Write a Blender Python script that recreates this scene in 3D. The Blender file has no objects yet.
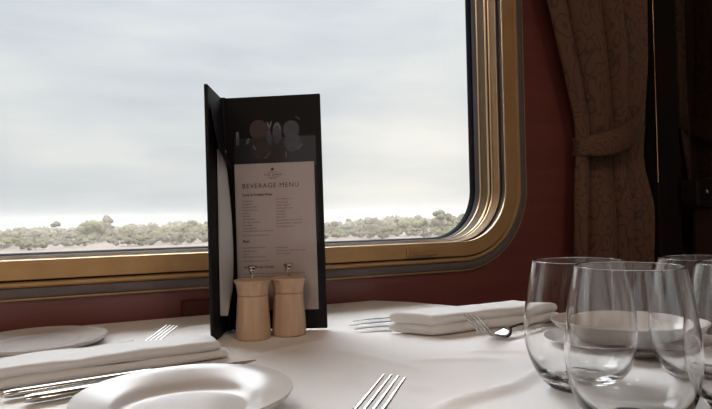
import bpy, bmesh, math, random
from mathutils import Vector, Matrix, noise
random.seed(7)
PI = math.pi
scene = bpy.context.scene
C = scene.collection

# ------------------------------------------------------------------ helpers
def link(o, parent=None):
    C.objects.link(o)
    if parent is not None:
        o.parent = parent
    return o

def obj(name, bm, mat, parent=None, smooth=True, angle=40):
    me = bpy.data.meshes.new(name)
    bmesh.ops.recalc_face_normals(bm, faces=bm.faces[:])
    bm.to_mesh(me); bm.free()
    if mat is not None:
        me.materials.append(mat)
    if smooth:
        me.polygons.foreach_set('use_smooth', [True] * len(me.polygons))
        try:
            me.set_sharp_from_angle(angle=math.radians(angle))
        except Exception:
            pass
    return link(bpy.data.objects.new(name, me), parent)

def thing(name, label, cat, loc=(0, 0, 0), rz=0.0, group=None):
    o = bpy.data.objects.new(name, None)
    o.empty_display_size = 0.05
    C.objects.link(o)
    o.location = loc; o.rotation_euler = (0, 0, rz)
    o['label'] = label; o['category'] = cat
    if group: o['group'] = group
    return o

def tag(o, label, cat, group=None, kind=None):
    o['label'] = label; o['category'] = cat
    if group: o['group'] = group
    if kind: o['kind'] = kind
    return o

def structure(o):
    o['kind'] = 'structure'
    return o

def copy_tree(o, parent=None):
    c = o.copy(); C.objects.link(c); c.parent = parent
    for ch in list(o.children):
        copy_tree(ch, c)
    return c

def box(bm, x0, x1, y0, y1, z0, z1, bevel=0.0, seg=2):
    b = bmesh.new()
    bmesh.ops.create_cube(b, size=1)
    for v in b.verts:
        v.co = Vector(((x0 + x1) / 2 + v.co.x * (x1 - x0), (y0 + y1) / 2 + v.co.y * (y1 - y0), (z0 + z1) / 2 + v.co.z * (z1 - z0)))
    if bevel:
        bmesh.ops.bevel(b, geom=b.edges[:], offset=bevel, segments=seg, affect='EDGES', profile=0.5)
    me = bpy.data.meshes.new('t'); b.to_mesh(me); b.free()
    bm.from_mesh(me); bpy.data.meshes.remove(me)

def lathe(bm, prof, n=64, sx=1.0, sy=1.0, facet=None):
    """prof: (r, z) list; closed on the axis where r == 0"""
    rings = []
    for r, z in prof:
        if r < 1e-6:
            rings.append([bm.verts.new((0, 0, z))])
        else:
            ring = []
            for k in range(n):
                a = 2 * PI * k / n
                rr = r * (facet(a, z) if facet else 1.0)
                ring.append(bm.verts.new((rr * math.cos(a) * sx, rr * math.sin(a) * sy, z)))
            rings.append(ring)
    for A, B in zip(rings[:-1], rings[1:]):
        for k in range(n):
            a0, a1 = A[k % len(A)], A[(k + 1) % len(A)]
            b0, b1 = B[k % len(B)], B[(k + 1) % len(B)]
            vs = []
            for v in (a0, a1, b1, b0):
                if v not in vs: vs.append(v)
            if len(vs) >= 3:
                try: bm.faces.new(vs)
                except ValueError: pass
    return rings

def smooth_prof(pts, sub=6):
    """Catmull-Rom through (r, z) points"""
    out = []
    P = [pts[0]] + list(pts) + [pts[-1]]
    for i in range(1, len(P) - 2):
        p0, p1, p2, p3 = P[i - 1], P[i], P[i + 1], P[i + 2]
        for k in range(sub):
            t = k / sub
            out.append(tuple(0.5 * ((2 * p1[j]) + (-p0[j] + p2[j]) * t + (2 * p0[j] - 5 * p1[j] + 4 * p2[j] - p3[j]) * t * t + (-p0[j] + 3 * p1[j] - 3 * p2[j] + p3[j]) * t ** 3) for j in range(2)))
    out.append(tuple(pts[-1]))
    return out

def strip(bm, secs, n=10, power=2.6):
    """secs: (x, y, z, halfwidth, halfthick): a bar of superellipse sections along x"""
    rings = []
    for x, y, z, w, h in secs:
        ring = []
        for k in range(n):
            a = 2 * PI * k / n
            ca, sa = math.cos(a), math.sin(a)
            ring.append(bm.verts.new((x, y + w * math.copysign(abs(ca) ** (2 / power), ca), z + h * math.copysign(abs(sa) ** (2 / power), sa))))
        rings.append(ring)
    for A, B in zip(rings[:-1], rings[1:]):
        for k in range(n):
            bm.faces.new((A[k], A[(k + 1) % n], B[(k + 1) % n], B[k]))
    bm.faces.new(rings[0][::-1]); bm.faces.new(rings[-1])

def interp(tab, x):
    if x <= tab[0][0]: return tab[0][1]
    for (a, va), (b, vb) in zip(tab[:-1], tab[1:]):
        if x <= b:
            t = (x - a) / (b - a)
            return va + (vb - va) * t
    return tab[-1][1]

def sstep(tab, x):
    if x <= tab[0][0]: return tab[0][1]
    for (a, va), (b, vb) in zip(tab[:-1], tab[1:]):
        if x <= b:
            t = (x - a) / (b - a); t = t * t * (3 - 2 * t)
            return va + (vb - va) * t
    return tab[-1][1]

# ------------------------------------------------------------------ materials
def mat(name, col, rough=0.5, metal=0.0, noise_scale=None, col2=None, bump=0.0, bump_scale=200.0, spec=0.5, stretch=None, coat=0.0, sheen=0.0, aniso=0.0):
    m = bpy.data.materials.new(name); m.use_nodes = True
    nt = m.node_tree; N = nt.nodes; L = nt.links
    b = N['Principled BSDF']
    b.inputs['Base Color'].default_value = (*col, 1)
    b.inputs['Roughness'].default_value = rough
    b.inputs['Metallic'].default_value = metal
    b.inputs['Specular IOR Level'].default_value = spec
    b.inputs['Coat Weight'].default_value = coat
    b.inputs['Coat Roughness'].default_value = 0.12
    b.inputs['Sheen Weight'].default_value = sheen
    tc = N.new('ShaderNodeTexCoord')
    if noise_scale:
        mp = N.new('ShaderNodeMapping')
        if stretch: mp.inputs['Scale'].default_value = stretch
        nz = N.new('ShaderNodeTexNoise'); nz.inputs['Scale'].default_value = noise_scale; nz.inputs['Detail'].default_value = 4
        rp = N.new('ShaderNodeValToRGB')
        rp.color_ramp.elements[0].position = 0.3; rp.color_ramp.elements[1].position = 0.7
        rp.color_ramp.elements[0].color = (*col, 1); rp.color_ramp.elements[1].color = (*(col2 or col), 1)
        L.new(tc.outputs['Object'], mp.inputs['Vector']); L.new(mp.outputs['Vector'], nz.inputs['Vector'])
        L.new(nz.outputs['Fac'], rp.inputs['Fac']); L.new(rp.outputs['Color'], b.inputs['Base Color'])
    if bump:
        nb = N.new('ShaderNodeTexNoise'); nb.inputs['Scale'].default_value = bump_scale; nb.inputs['Detail'].default_value = 3
        bp = N.new('ShaderNodeBump'); bp.inputs['Strength'].default_value = bump; bp.inputs['Distance'].default_value = 0.002
        L.new(tc.outputs['Object'], nb.inputs['Vector']); L.new(nb.outputs['Fac'], bp.inputs['Height']); L.new(bp.outputs['Normal'], b.inputs['Normal'])
    return m

M = {}
M['linen'] = mat('white_linen', (0.80, 0.775, 0.76), 0.85, bump=0.12, bump_scale=900, spec=0.2, sheen=0.1)
M['napkin'] = mat('napkin_cotton', (0.72, 0.71, 0.70), 0.9, bump=0.15, bump_scale=1100, spec=0.15, sheen=0.15)
M['porcelain'] = mat('glazed_porcelain', (0.54, 0.50, 0.475), 0.2, spec=0.25, coat=0.0)
M['steel'] = mat('polished_steel', (0.46, 0.445, 0.43), 0.18, 1.0)
M['chrome'] = mat('chrome', (0.48, 0.45, 0.42), 0.12, 1.0)
M['beech'] = mat('turned_beech', (0.58, 0.40, 0.27), 0.55, noise_scale=9, col2=(0.49, 0.325, 0.205), stretch=(14, 14, 1.5), bump=0.15, bump_scale=350)
M['black_cover'] = mat('black_leatherette', (0.0075, 0.0070, 0.0085), 0.6, bump=0.25, bump_scale=1400, spec=0.2)
M['paper'] = mat('menu_paper', (0.58, 0.50, 0.465), 0.75, spec=0.2)
M['loose_paper'] = mat('page_paper', (0.44, 0.43, 0.43), 0.7, spec=0.2)
M['ink'] = mat('dark_ink', (0.05, 0.035, 0.035), 0.7, spec=0.2)
M['pale_ink'] = mat('grey_ink', (0.24, 0.19, 0.18), 0.7, spec=0.2)
M['photo_card'] = mat('dark_picture_card', (0.022, 0.021, 0.026), 0.4, noise_scale=60, col2=(0.016, 0.015, 0.019))
M['print_grey'] = mat('print_grey', (0.075, 0.078, 0.090), 0.35, noise_scale=120, col2=(0.045, 0.045, 0.055))
M['print_red'] = mat('print_wine', (0.060, 0.030, 0.028), 0.35, noise_scale=120, col2=(0.035, 0.022, 0.024))
M['print_light'] = mat('print_glint', (0.15, 0.155, 0.17), 0.35)
M['mahogany'] = mat('varnished_mahogany', (0.19, 0.053, 0.042), 0.36, noise_scale=5, col2=(0.155, 0.042, 0.033), stretch=(1.0, 1.0, 9.0), coat=0.1)
M['mahogany_dark'] = mat('dark_mahogany', (0.07, 0.02, 0.014), 0.35, noise_scale=6, col2=(0.045, 0.013, 0.010), stretch=(8, 8, 1))
M['bronze'] = mat('bronze_anodised', (0.52, 0.31, 0.135), 0.45, 0.35, noise_scale=40, col2=(0.46, 0.27, 0.11), spec=0.35)
M['bronze_edge'] = mat('bright_bronze_edge', (0.72, 0.52, 0.30), 0.30, 0.85)
M['olive_bronze'] = mat('olive_bronze', (0.15, 0.098, 0.038), 0.65, 0.05, noise_scale=60, col2=(0.125, 0.08, 0.03), spec=0.2)
M['reveal'] = mat('reveal_bronze', (0.30, 0.165, 0.055), 0.6, 0.1, noise_scale=40, col2=(0.26, 0.14, 0.045), spec=0.25)
M['groove'] = mat('dark_groove', (0.045, 0.022, 0.018), 0.6)
M['band_grey'] = mat('grey_rubber_band', (0.135, 0.105, 0.10), 0.5, noise_scale=30, col2=(0.11, 0.085, 0.082))
M['rubber'] = mat('black_rubber', (0.012, 0.012, 0.016), 0.8, spec=0.12)
M['seal_grey'] = mat('grey_seal', (0.09, 0.085, 0.092), 0.7, spec=0.12)
M['brass'] = mat('brass', (0.78, 0.50, 0.26), 0.2, 1.0)
M['leather_black'] = mat('black_leather', (0.010, 0.008, 0.008), 0.45, bump=0.3, bump_scale=500)
M['leather_brown'] = mat('brown_leather', (0.040, 0.020, 0.016), 0.45, noise_scale=12, col2=(0.055, 0.024, 0.018), bump=0.25, bump_scale=400)
M['block_wood'] = mat('dark_red_wood', (0.085, 0.022, 0.017), 0.6, noise_scale=10, col2=(0.065, 0.017, 0.013), spec=0.2)
M['ebony'] = mat('ebony_stained_wood', (0.008, 0.006, 0.005), 0.7, noise_scale=8, col2=(0.011, 0.007, 0.006), stretch=(8, 8, 1), spec=0.2)
M['carpet'] = mat('dark_carpet', (0.07, 0.03, 0.025), 0.95, noise_scale=80, col2=(0.10, 0.05, 0.035))
M['ceiling'] = mat('cream_ceiling', (0.62, 0.52, 0.42), 0.6)
M['plastic_light'] = None

def clear_pane(name, tint, gloss):
    m = bpy.data.materials.new(name); m.use_nodes = True
    nt = m.node_tree; N = nt.nodes; L = nt.links
    N.remove(N['Principled BSDF'])
    out = N['Material Output']
    t = N.new('ShaderNodeBsdfTransparent'); t.inputs['Color'].default_value = (*tint, 1)
    g = N.new('ShaderNodeBsdfGlossy'); g.inputs['Roughness'].default_value = 0.02
    f = N.new('ShaderNodeFresnel'); f.inputs['IOR'].default_value = 1.0 + gloss
    mx = N.new('ShaderNodeMixShader')
    L.new(f.outputs[0], mx.inputs[0]); L.new(t.outputs[0], mx.inputs[1]); L.new(g.outputs[0], mx.inputs[2])
    L.new(mx.outputs[0], out.inputs['Surface'])
    return m
M['pane'] = clear_pane('window_glass', (0.97, 0.98, 0.985), 0.30)
M['smoked'] = clear_pane('smoked_glass', (0.66, 0.60, 0.56), 0.45)
M['pocket'] = clear_pane('clear_plastic', (0.96, 0.96, 0.96), 0.30)

gm = bpy.data.materials.new('clear_drinking_glass'); gm.use_nodes = True
b = gm.node_tree.nodes['Principled BSDF']
b.inputs['Base Color'].default_value = (0.985, 0.985, 0.98, 1); b.inputs['Roughness'].default_value = 0.0
b.inputs['IOR'].default_value = 1.47; b.inputs['Transmission Weight'].default_value = 1.0
M['glass'] = gm

def damask():
    m = bpy.data.materials.new('scroll_damask'); m.use_nodes = True
    nt = m.node_tree; N = nt.nodes; L = nt.links; b = N['Principled BSDF']
    uv = N.new('ShaderNodeUVMap')
    # warp the cloth coordinates, then take thin rings of a cell pattern: curling scroll lines
    nz = N.new('ShaderNodeTexNoise'); nz.inputs['Scale'].default_value = 9; nz.inputs['Detail'].default_value = 1
    sc = N.new('ShaderNodeVectorMath'); sc.operation = 'SCALE'; sc.inputs['Scale'].default_value = 0.10
    ad = N.new('ShaderNodeVectorMath'); ad.operation = 'ADD'
    L.new(uv.outputs[0], nz.inputs['Vector']); L.new(nz.outputs['Color'], sc.inputs[0]); L.new(uv.outputs[0], ad.inputs[0]); L.new(sc.outputs[0], ad.inputs[1])
    vo = N.new('ShaderNodeTexVoronoi'); vo.inputs['Scale'].default_value = 32
    L.new(ad.outputs[0], vo.inputs['Vector'])
    mu = N.new('ShaderNodeMath'); mu.operation = 'MULTIPLY'; mu.inputs[1].default_value = 15.0
    si = N.new('ShaderNodeMath'); si.operation = 'SINE'
    L.new(vo.outputs['Distance'], mu.inputs[0]); L.new(mu.outputs[0], si.inputs[0])
    rp = N.new('ShaderNodeValToRGB')
    rp.color_ramp.elements[0].position = 0.60; rp.color_ramp.elements[1].position = 0.90
    rp.color_ramp.elements[0].color = (0.112, 0.046, 0.018, 1); rp.color_ramp.elements[1].color = (0.055, 0.022, 0.010, 1)
    L.new(si.outputs[0], rp.inputs['Fac']); L.new(rp.outputs[0], b.inputs['Base Color'])
    b.inputs['Roughness'].default_value = 0.7; b.inputs['Sheen Weight'].default_value = 0.15
    return m
M['damask'] = damask()

# ------------------------------------------------------------------ camera (at the seat across from the window)
TH = math.radians(25); ROLL = 0.02; PITCH = math.atan(13 / 590)
cam_d = bpy.data.cameras.new('camera'); cam = bpy.data.objects.new('camera', cam_d); C.objects.link(cam)
cam_d.sensor_width = 36; cam_d.lens = 590 / 712 * 36; cam_d.clip_start = 0.02; cam_d.clip_end = 5000
fw = Vector((math.sin(TH) * math.cos(PITCH), math.cos(TH) * math.cos(PITCH), math.sin(PITCH)))
rt = Vector((math.cos(TH), -math.sin(TH), 0)); up = rt.cross(fw)
r2 = rt * math.cos(ROLL) - up * math.sin(ROLL); u2 = rt * math.sin(ROLL) + up * math.cos(ROLL)
mx = Matrix((r2, u2, -fw)).transposed().to_4x4(); mx.translation = Vector((0, 0, 0.13))
cam.matrix_world = mx
scene.camera = cam

# ------------------------------------------------------------------ carriage shell
YW = 0.845               # inner face of the window wall
ZF, ZC = -0.75, 1.45
XO0, XO1, ZO0, ZO1, RO = -0.60, 0.736, 0.0345, 0.80, 0.145     # outer edge of the window frame

def rrect(t, n=16):
    """rounded rectangle loop (x, z) inset by t"""
    x0, x1, z0, z1 = XO0 + t, XO1 - t, ZO0 + t, ZO1 - t
    r = max(RO - t, 0.01)
    pts = []
    for cx, cz, a0 in ((x1 - r, z0 + r, -PI / 2), (x1 - r, z1 - r, 0), (x0 + r, z1 - r, PI / 2), (x0 + r, z0 + r, PI)):
        for k in range(n + 1):
            a = a0 + PI / 2 * k / n
            pts.append((cx + r * math.cos(a), cz + r * math.sin(a)))
    return pts

def ring_loft(name, prof, m, parent, closed=False, angle=35):
    bm = bmesh.new()
    loops = [[bm.verts.new((x, YW + d, z)) for x, z in rrect(t)] for t, d in prof]
    pairs = list(zip(loops[:-1], loops[1:]))
    if closed: pairs.append((loops[-1], loops[0]))
    for A, B in pairs:
        n = len(A)
        for k in range(n):
            bm.faces.new((A[k], A[(k + 1) % n], B[(k + 1) % n], B[k]))
    return obj(name, bm, m, parent, angle=angle)

def plate_with_hole(name, x0, x1, z0, z1, y0, y1, loop, m):
    """wall slab with an opening of the given loop"""
    bm = bmesh.new()
    def face(y):
        o = [bm.verts.new((x, y, z)) for x, z in ((x0, z0), (x1, z0), (x1, z1), (x0, z1))]
        l = [bm.verts.new((x, y, z)) for x, z in loop]
        es = [bm.edges.new((o[k], o[(k + 1) % 4])) for k in range(4)] + [bm.edges.new((l[k], l[(k + 1) % len(l)])) for k in range(len(l))]
        bmesh.ops.triangle_fill(bm, edges=es, use_beauty=True)
        return o, l
    (oa, la), (ob, lb) = face(y0), face(y1)
    for A, B in ((oa, ob), (la, lb)):
        for k in range(len(A)):
            bm.faces.new((A[k], A[(k + 1) % len(A)], B[(k + 1) % len(A)], B[k]))
    return structure(obj(name, bm, m, smooth=False))

plate_with_hole('wall_window', -2.2, 3.0, ZF, ZC, YW, YW + 0.10, rrect(0.02), M['mahogany'])

win = structure(thing('window_1', 'bronze framed carriage window', 'window'))
del win['label']; del win['category']
ring_loft('trim_band', [(0.0, 0.0), (0.0, -0.004), (0.0012, -0.0055), (0.003, -0.0055)], M['bronze'], win)
ring_loft('rubber_band', [(0.003, -0.0050), (0.0045, -0.0068), (0.010, -0.0078), (0.0155, -0.0068), (0.0165, -0.0050)], M['band_grey'], win)
ring_loft('outer_bead', [(0.0165, -0.0050), (0.0170, -0.0080), (0.0190, -0.0095), (0.0225, -0.0090), (0.0240, -0.0070)], M['bronze'], win)
ring_loft('shadow_groove', [(0.0240, -0.0070), (0.0242, 0.002), (0.0262, 0.002), (0.0264, -0.009)], M['groove'], win)
ring_loft('face_frame', [(0.0264, -0.009), (0.0270, -0.0105), (0.0505, -0.0105)], M['bronze'], win)
ring_loft('face_edge', [(0.0505, -0.0105), (0.0512, -0.0095), (0.0512, -0.006)], M['bronze_edge'], win)
ring_loft('inner_groove', [(0.0512, -0.006), (0.0480, -0.004), (0.0480, 0.008), (0.0505, 0.009)], M['groove'], win)
ring_loft('reveal_edge', [(0.0505, 0.009), (0.0513, 0.0102), (0.0510, 0.0112)], M['bronze_edge'], win)
ring_loft('reveal_frame', [(0.0510, 0.0112), (0.0508, 0.0285)], M['reveal'], win)
ring_loft('reveal_bead', [(0.0508, 0.0285), (0.0520, 0.0298), (0.0520, 0.031), (0.0500, 0.032)], M['bronze_edge'], win)
ring_loft('reveal_groove', [(0.0500, 0.032), (0.0492, 0.036), (0.0502, 0.039)], M['groove'], win)
ring_loft('inner_bead', [(0.0502, 0.039), (0.0520, 0.0402), (0.0520, 0.0416), (0.0508, 0.0428)], M['bronze_edge'], win)
ring_loft('inner_frame', [(0.0508, 0.0428), (0.0512, 0.064)], M['olive_bronze'], win)
ring_loft('seal_edge', [(0.0512, 0.064), (0.0524, 0.065), (0.0524, 0.066)], M['bronze_edge'], win)
ring_loft('glazing_seal', [(0.0524, 0.066), (0.0528, 0.068), (0.0532, 0.078), (0.0528, 0.080)], M['seal_grey'], win)
# ribbed black rubber against the glass
bm = bmesh.new()
loops = []
for t, d, w in ((0.0528, 0.080, 0), (0.0540, 0.081, 1), (0.0552, 0.088, 1), (0.0556, 0.094, 0)):
    loops.append([bm.verts.new((x, YW + d + (0.0006 if (k % 2 and w) else 0), z)) for k, (x, z) in enumerate(rrect(t))])
for A, B in zip(loops[:-1], loops[1:]):
    n = len(A)
    for k in range(n): bm.faces.new((A[k], A[(k + 1) % n], B[(k + 1) % n], B[k]))
obj('rubber_seal', bm, M['rubber'], win)
bm = bmesh.new()
lp = rrect(0.052)
f0 = [bm.verts.new((x, YW + 0.092, z)) for x, z in lp]; bm.faces.new(f0)
obj('pane', bm, M['pane'], win, smooth=False)
# small sliding catch on the lower face frame
bm = bmesh.new()
box(bm, 0.476, 0.482, YW - 0.0155, YW - 0.0105, 0.064, 0.078, 0.001)
strip(bm, [(0.480, YW - 0.0165, 0.0685, 0.003, 0.002), (0.500, YW - 0.0175, 0.0685, 0.003, 0.002), (0.520, YW - 0.0175, 0.0685, 0.003, 0.0022), (0.533, YW - 0.0165, 0.0690, 0.002, 0.0016)], 8)
box(bm, 0.525, 0.529, YW - 0.016, YW - 0.0105, 0.067, 0.072, 0.0008)
o = obj('catch', bm, M['bronze'], win); o['label'] = 'small bronze sliding catch'

def shell(name, x0, x1, y0, y1, z0, z1, m):
    bm = bmesh.new(); box(bm, x0, x1, y0, y1, z0, z1)
    return structure(obj(name, bm, m, smooth=False))
YB = -1.75
shell('floor', -2.2, 3.0, YB - 0.1, YW + 0.1, ZF - 0.05, ZF, M['carpet'])
shell('ceiling', -2.2, 3.0, YB - 0.1, YW + 0.1, ZC, ZC + 0.05, M['ceiling'])
shell('wall_left', -2.25, -2.2, YB - 0.1, YW + 0.1, ZF, ZC, M['mahogany'])
shell('wall_right', 3.0, 3.05, YB - 0.1, YW + 0.1, ZF, ZC, M['mahogany_dark'])
# far side of the carriage: its own row of windows behind the camera
for k, (z0, z1) in enumerate(((ZF, 0.02), (0.82, ZC))):
    shell('wall_aisle' if k == 0 else 'wall_aisle_head', -2.2, 3.0, YB - 0.08, YB, z0, z1, M['mahogany'])
for k, (x0, x1) in enumerate(((-2.2, -1.9), (-0.75, -0.35), (0.85, 1.2), (2.4, 3.0))):
    shell('wall_aisle_pier', x0, x1, YB - 0.08, YB, 0.02, 0.82, M['mahogany'])

# partition post with its bright bead, at the end of the bay
bm = bmesh.new(); box(bm, 0.999, 1.062, 0.775, YW, ZF, ZC, 0.002)
post = structure(obj('trim_1', bm, M['ebony'], smooth=False))
bm = bmesh.new()
lathe(bm, [(0.0, 0.185), (0.0011, 0.186), (0.0011, 1.0), (0.0, 1.001)], 10)
bd = obj('brass_bead', bm, M['brass'], post); bd.location = (0.9975, 0.7745, 0)

# ------------------------------------------------------------------ table
XR = [(-0.2, 0.63), (0.30, 0.61), (0.45, 0.575), (0.58, 0.535), (0.68, 0.505), (0.74, 0.478), (0.79, 0.452), (0.83, 0.415)]
XL = -0.80
def edge_x(y): return interp(XR, y)
tbl = thing('dining_table', 'dining table under the white cloth by the carriage window', 'table', (0, 0, 0))
bm = bmesh.new()
pts = [(XL + 0.012, -0.08)] + [(edge_x(y) - 0.014, y) for y in [-0.08 + 0.9 * k / 20 for k in range(21)]] + [(XL + 0.012, 0.82)]
va = [bm.verts.new((x, y, -0.0045)) for x, y in pts]; vb = [bm.verts.new((x, y, -0.032)) for x, y in pts]
bm.faces.new(va); bm.faces.new(vb[::-1])
for k in range(len(pts)): bm.faces.new((va[k], va[(k + 1) % len(pts)], vb[(k + 1) % len(pts)], vb[k]))
obj('tabletop', bm, M['mahogany_dark'], tbl, smooth=False)
bm = bmesh.new()
lathe(bm, [(0.0, ZF), (0.22, ZF), (0.22, ZF + 0.02), (0.05, ZF + 0.05), (0.04, -0.06), (0.09, -0.032), (0.0, -0.032)], 32)
o = obj('pedestal', bm, M['mahogany_dark'], tbl); o.location = (-0.1, 0.38, 0)

# creases in the cloth: (x0, y0, x1, y1, height, width)
CREASE = [(0.215, 0.340, 0.300, 0.358, 0.0017, 0.006), (0.290, 0.355, 0.350, 0.385, 0.0012, 0.006), (0.115, 0.535, 0.150, 0.556, 0.0006, 0.006), (0.150, 0.556, 0.245, 0.590, 0.0009, 0.006),
          (0.228, 0.540, 0.262, 0.430, 0.0007, 0.007), (0.262, 0.470, 0.345, 0.430, 0.0007, 0.006), (-0.3, 0.765, 0.05, 0.775, 0.0005, 0.010),
          (0.10, 0.735, 0.27, 0.775, 0.0007, 0.008), (0.24, 0.25, 0.29, 0.30, 0.0012, 0.007), (0.18, 0.46, 0.24, 0.375, 0.0008, 0.009), (0.33, 0.47, 0.385, 0.44, 0.0008, 0.006)]
def cloth_z(x, y):
    z = 0.0
    for x0, y0, x1, y1, h, w in CREASE:
        dx, dy = x1 - x0, y1 - y0; L2 = dx * dx + dy * dy
        t = ((x - x0) * dx + (y - y0) * dy) / L2
        s = max(0.0, 1.0 - max(0.0, abs(t - 0.5) * 2 - 0.6) / 0.5) if t < 1.05 and t > -0.05 else 0.0
        if s <= 0: continue
        d = ((x - x0) * -dy + (y - y0) * dx) / math.sqrt(L2) + 0.004 * noise.noise(Vector((x * 12, y * 12, 3)))
        z += 3.0 * h * s * math.exp(-(d / w) ** 2)
    z += 0.0006 * noise.noise(Vector((x * 9, y * 9, 0.5)))
    return z
bm = bmesh.new()
NX, NY = 360, 240
rows = []
ys = [-0.10 + (0.93) * k / NY for k in range(NY + 1)]
def cloth_row(y, drop_y=None):
    pass
cols = []
R = 0.006
ext = [(0.6, 0.0), (1.3, -0.3), (1.6, -1.0)]      # rolls over the edge
for j, y in enumerate(ys):
    row = []
    x1 = edge_x(y)
    for i in range(NX + 1):
        x = XL + (x1 - XL) * i / NX
        row.append(bm.verts.new((x, y, cloth_z(x, y) - 0.001)))
    wob = 0.012 * math.sin(y * 40) + 0.008 * math.sin(y * 83 + 1)
    for dx, dz in ((0.0035, -0.0020), (0.006, -0.008), (0.007 + wob * 0.2, -0.05), (0.008 + wob, -0.24)):
        row.append(bm.verts.new((x1 + dx, y, dz)))
    rows.append(row)
for k, (dy, dz) in enumerate(((0.003, -0.0022), (0.005, -0.008), (0.0055, -0.05), (0.006, -0.24))):
    last = rows[NY]
    row = []
    for i, v in enumerate(last[:]):
        row.append(bm.verts.new((v.co.x, ys[-1] + dy, min(v.co.z, 0) + dz)))
    rows.append(row)
for A, B in zip(rows[:-1], rows[1:]):
    for i in range(len(A) - 1): bm.faces.new((A[i], A[i + 1], B[i + 1], B[i]))
cl = obj('tablecloth', bm, M['linen'], angle=80)
tag(cl, 'white linen tablecloth with soft creases covering the dining table', 'tablecloth')
sd = cl.modifiers.new('thick', 'SOLIDIFY'); sd.thickness = 0.0012; sd.offset = 0

# ------------------------------------------------------------------ menu holder
def make_menu():
    S = Vector((0.1560, 0.6990, 0)); E = Vector((0.2590, 0.6410, 0)); Wd = (E - S).length
    rz = math.atan2(E.y - S.y, E.x - S.x)
    H0 = 0.2756
    root = thing('menu_holder', 'tall black open menu folder showing the beverage list, standing behind two wooden mills', 'menu', (S.x, S.y, 0), rz)
    bm = bmesh.new(); box(bm, 0.0, Wd, 0.0, 0.0035, 0.0, H0, 0.0010)
    obj('back_cover', bm, M['black_cover'], root)
    # left leaf swings toward the viewer about the spine
    fl = Vector((0.1262, 0.6310, 0)) - S
    a2 = math.atan2(fl.y, fl.x) - rz
    wl = 0.0745
    leaf_m = Matrix.Rotation(a2, 4, 'Z')
    bm = bmesh.new(); box(bm, 0.001, wl, -0.0040, 0.0, 0.0, H0, 0.0010)
    bmesh.ops.transform(bm, matrix=leaf_m, verts=bm.verts[:])
    leaf = obj('front_cover', bm, M['black_cover'], root)
    bm = bmesh.new(); lathe(bm, [(0.0, 0.0), (0.0042, 0.0), (0.0042, H0), (0.0, H0)], 16)
    sp_ = obj('spine', bm, M['black_cover'], root); sp_.location = (0.001, 0.0005, 0)
    # corner pocket and curling page on the inner face of the leaf
    bm = bmesh.new(); g = []
    nI, nJ = 14, 40
    for j in range(nJ + 1):
        z = 0.024 + (0.186) * j / nJ
        t = j / nJ
        row = []
        w0, w1 = 0.010, 0.047 - 0.008 * t
        w0 = w0 + 0.036 * max(0, 1 - t * 7)
        for i in range(nI + 1):
            u = i / nI
            x = w0 + (w1 - w0) * u
            y = 0.0012 + 0.012 * math.sin(PI * u ** 0.8) * (0.55 + 0.45 * math.sin(PI * min(1, t + 0.1)))
            row.append(bm.verts.new((x, y, z)))
        g.append(row)
    for A, B in zip(g[:-1], g[1:]):
        for i in range(nI): bm.faces.new((A[i], A[i + 1], B[i + 1], B[i]))
    bmesh.ops.transform(bm, matrix=leaf_m, verts=bm.verts[:])
    pg = obj('loose_page', bm, M['loose_paper'], root); pg['label'] = 'pale curling page on the left leaf'
    sdm = pg.modifiers.new('thick', 'SOLIDIFY'); sdm.thickness = 0.0003
    bm = bmesh.new()
    v = [bm.verts.new(p) for p in ((0.012, 0.001, 0.268), (0.070, 0.001, 0.255), (0.068, 0.009, 0.205), (0.020, 0.012, 0.188), (0.012, 0.006, 0.200))]
    bm.faces.new(v)
    bmesh.ops.transform(bm, matrix=leaf_m, verts=bm.verts[:])
    pk = obj('corner_pocket', bm, M['black_cover'], root, smooth=False)
    sdm = pk.modifiers.new('thick', 'SOLIDIFY'); sdm.thickness = 0.0006

    # price list on the back cover; sheet coordinates: u right, v down from the sheet's top left corner (metres)
    U0, V0 = 0.0135, 0.1955
    k = 1 / 850.0
    SW, SH = 81 * k, 147 * k
    def quad(bm, u0, v0, u1, v1, y):
        bm.faces.new([bm.verts.new((U0 + a, y, V0 - b)) for a, b in ((u0, v1), (u1, v1), (u1, v0), (u0, v0))])
    bm = bmesh.new(); box(bm, U0, U0 + SW, -0.0007, -0.0001, V0 - SH, V0)
    sheet = obj('drinks_list', bm, M['paper'], root, smooth=False); sheet['label'] = 'cream printed drinks list sheet'
    def text_mesh(bm, s, u, v, h, align='LEFT', space=1.0, bold=0.0, sx=1.0):
        cu = bpy.data.curves.new('txt', 'FONT'); cu.body = s; cu.size = h / 0.70; cu.align_x = align
        cu.space_character = space; cu.offset = bold; cu.resolution_u = 3
        to = bpy.data.objects.new('txt', cu); C.objects.link(to)
        dg = bpy.context.evaluated_depsgraph_get(); me = bpy.data.meshes.new_from_object(to.evaluated_get(dg))
        for vv in me.vertices:
            x, y = vv.co.x * sx, vv.co.y
            vv.co = (U0 + u + x, -0.00085, V0 - v + y)
        bm.from_mesh(me); bpy.data.objects.remove(to); bpy.data.curves.remove(cu); bpy.data.meshes.remove(me)
    for args in (('BEVERAGE MENU', 7.2 * k, 24.6 * k, 4.7 * k, 'LEFT', 1.18, 0.0, 0.98), ('Spirits & Fortified Wines', 7.2 * k, 32.4 * k, 2.5 * k, 'LEFT', 1.0, 0.00008, 0.86),
                 ('Beer', 6.6 * k, 79.0 * k, 2.7 * k, 'LEFT', 1.0, 0.00008, 0.95), ('Non-Alcoholic Drinks', 6.6 * k, 105.0 * k, 2.6 * k, 'LEFT', 1.0, 0.00008, 0.92)):
        bm = bmesh.new(); text_mesh(bm, *args); obj('printed_heading', bm, M['ink'], sheet, smooth=False)
    bm = bmesh.new()
    text_mesh(bm, 'THE GHAN', 39.0 * k, 12.6 * k, 2.0 * k, 'CENTER', 1.35, 0.00005, 1.0)
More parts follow.
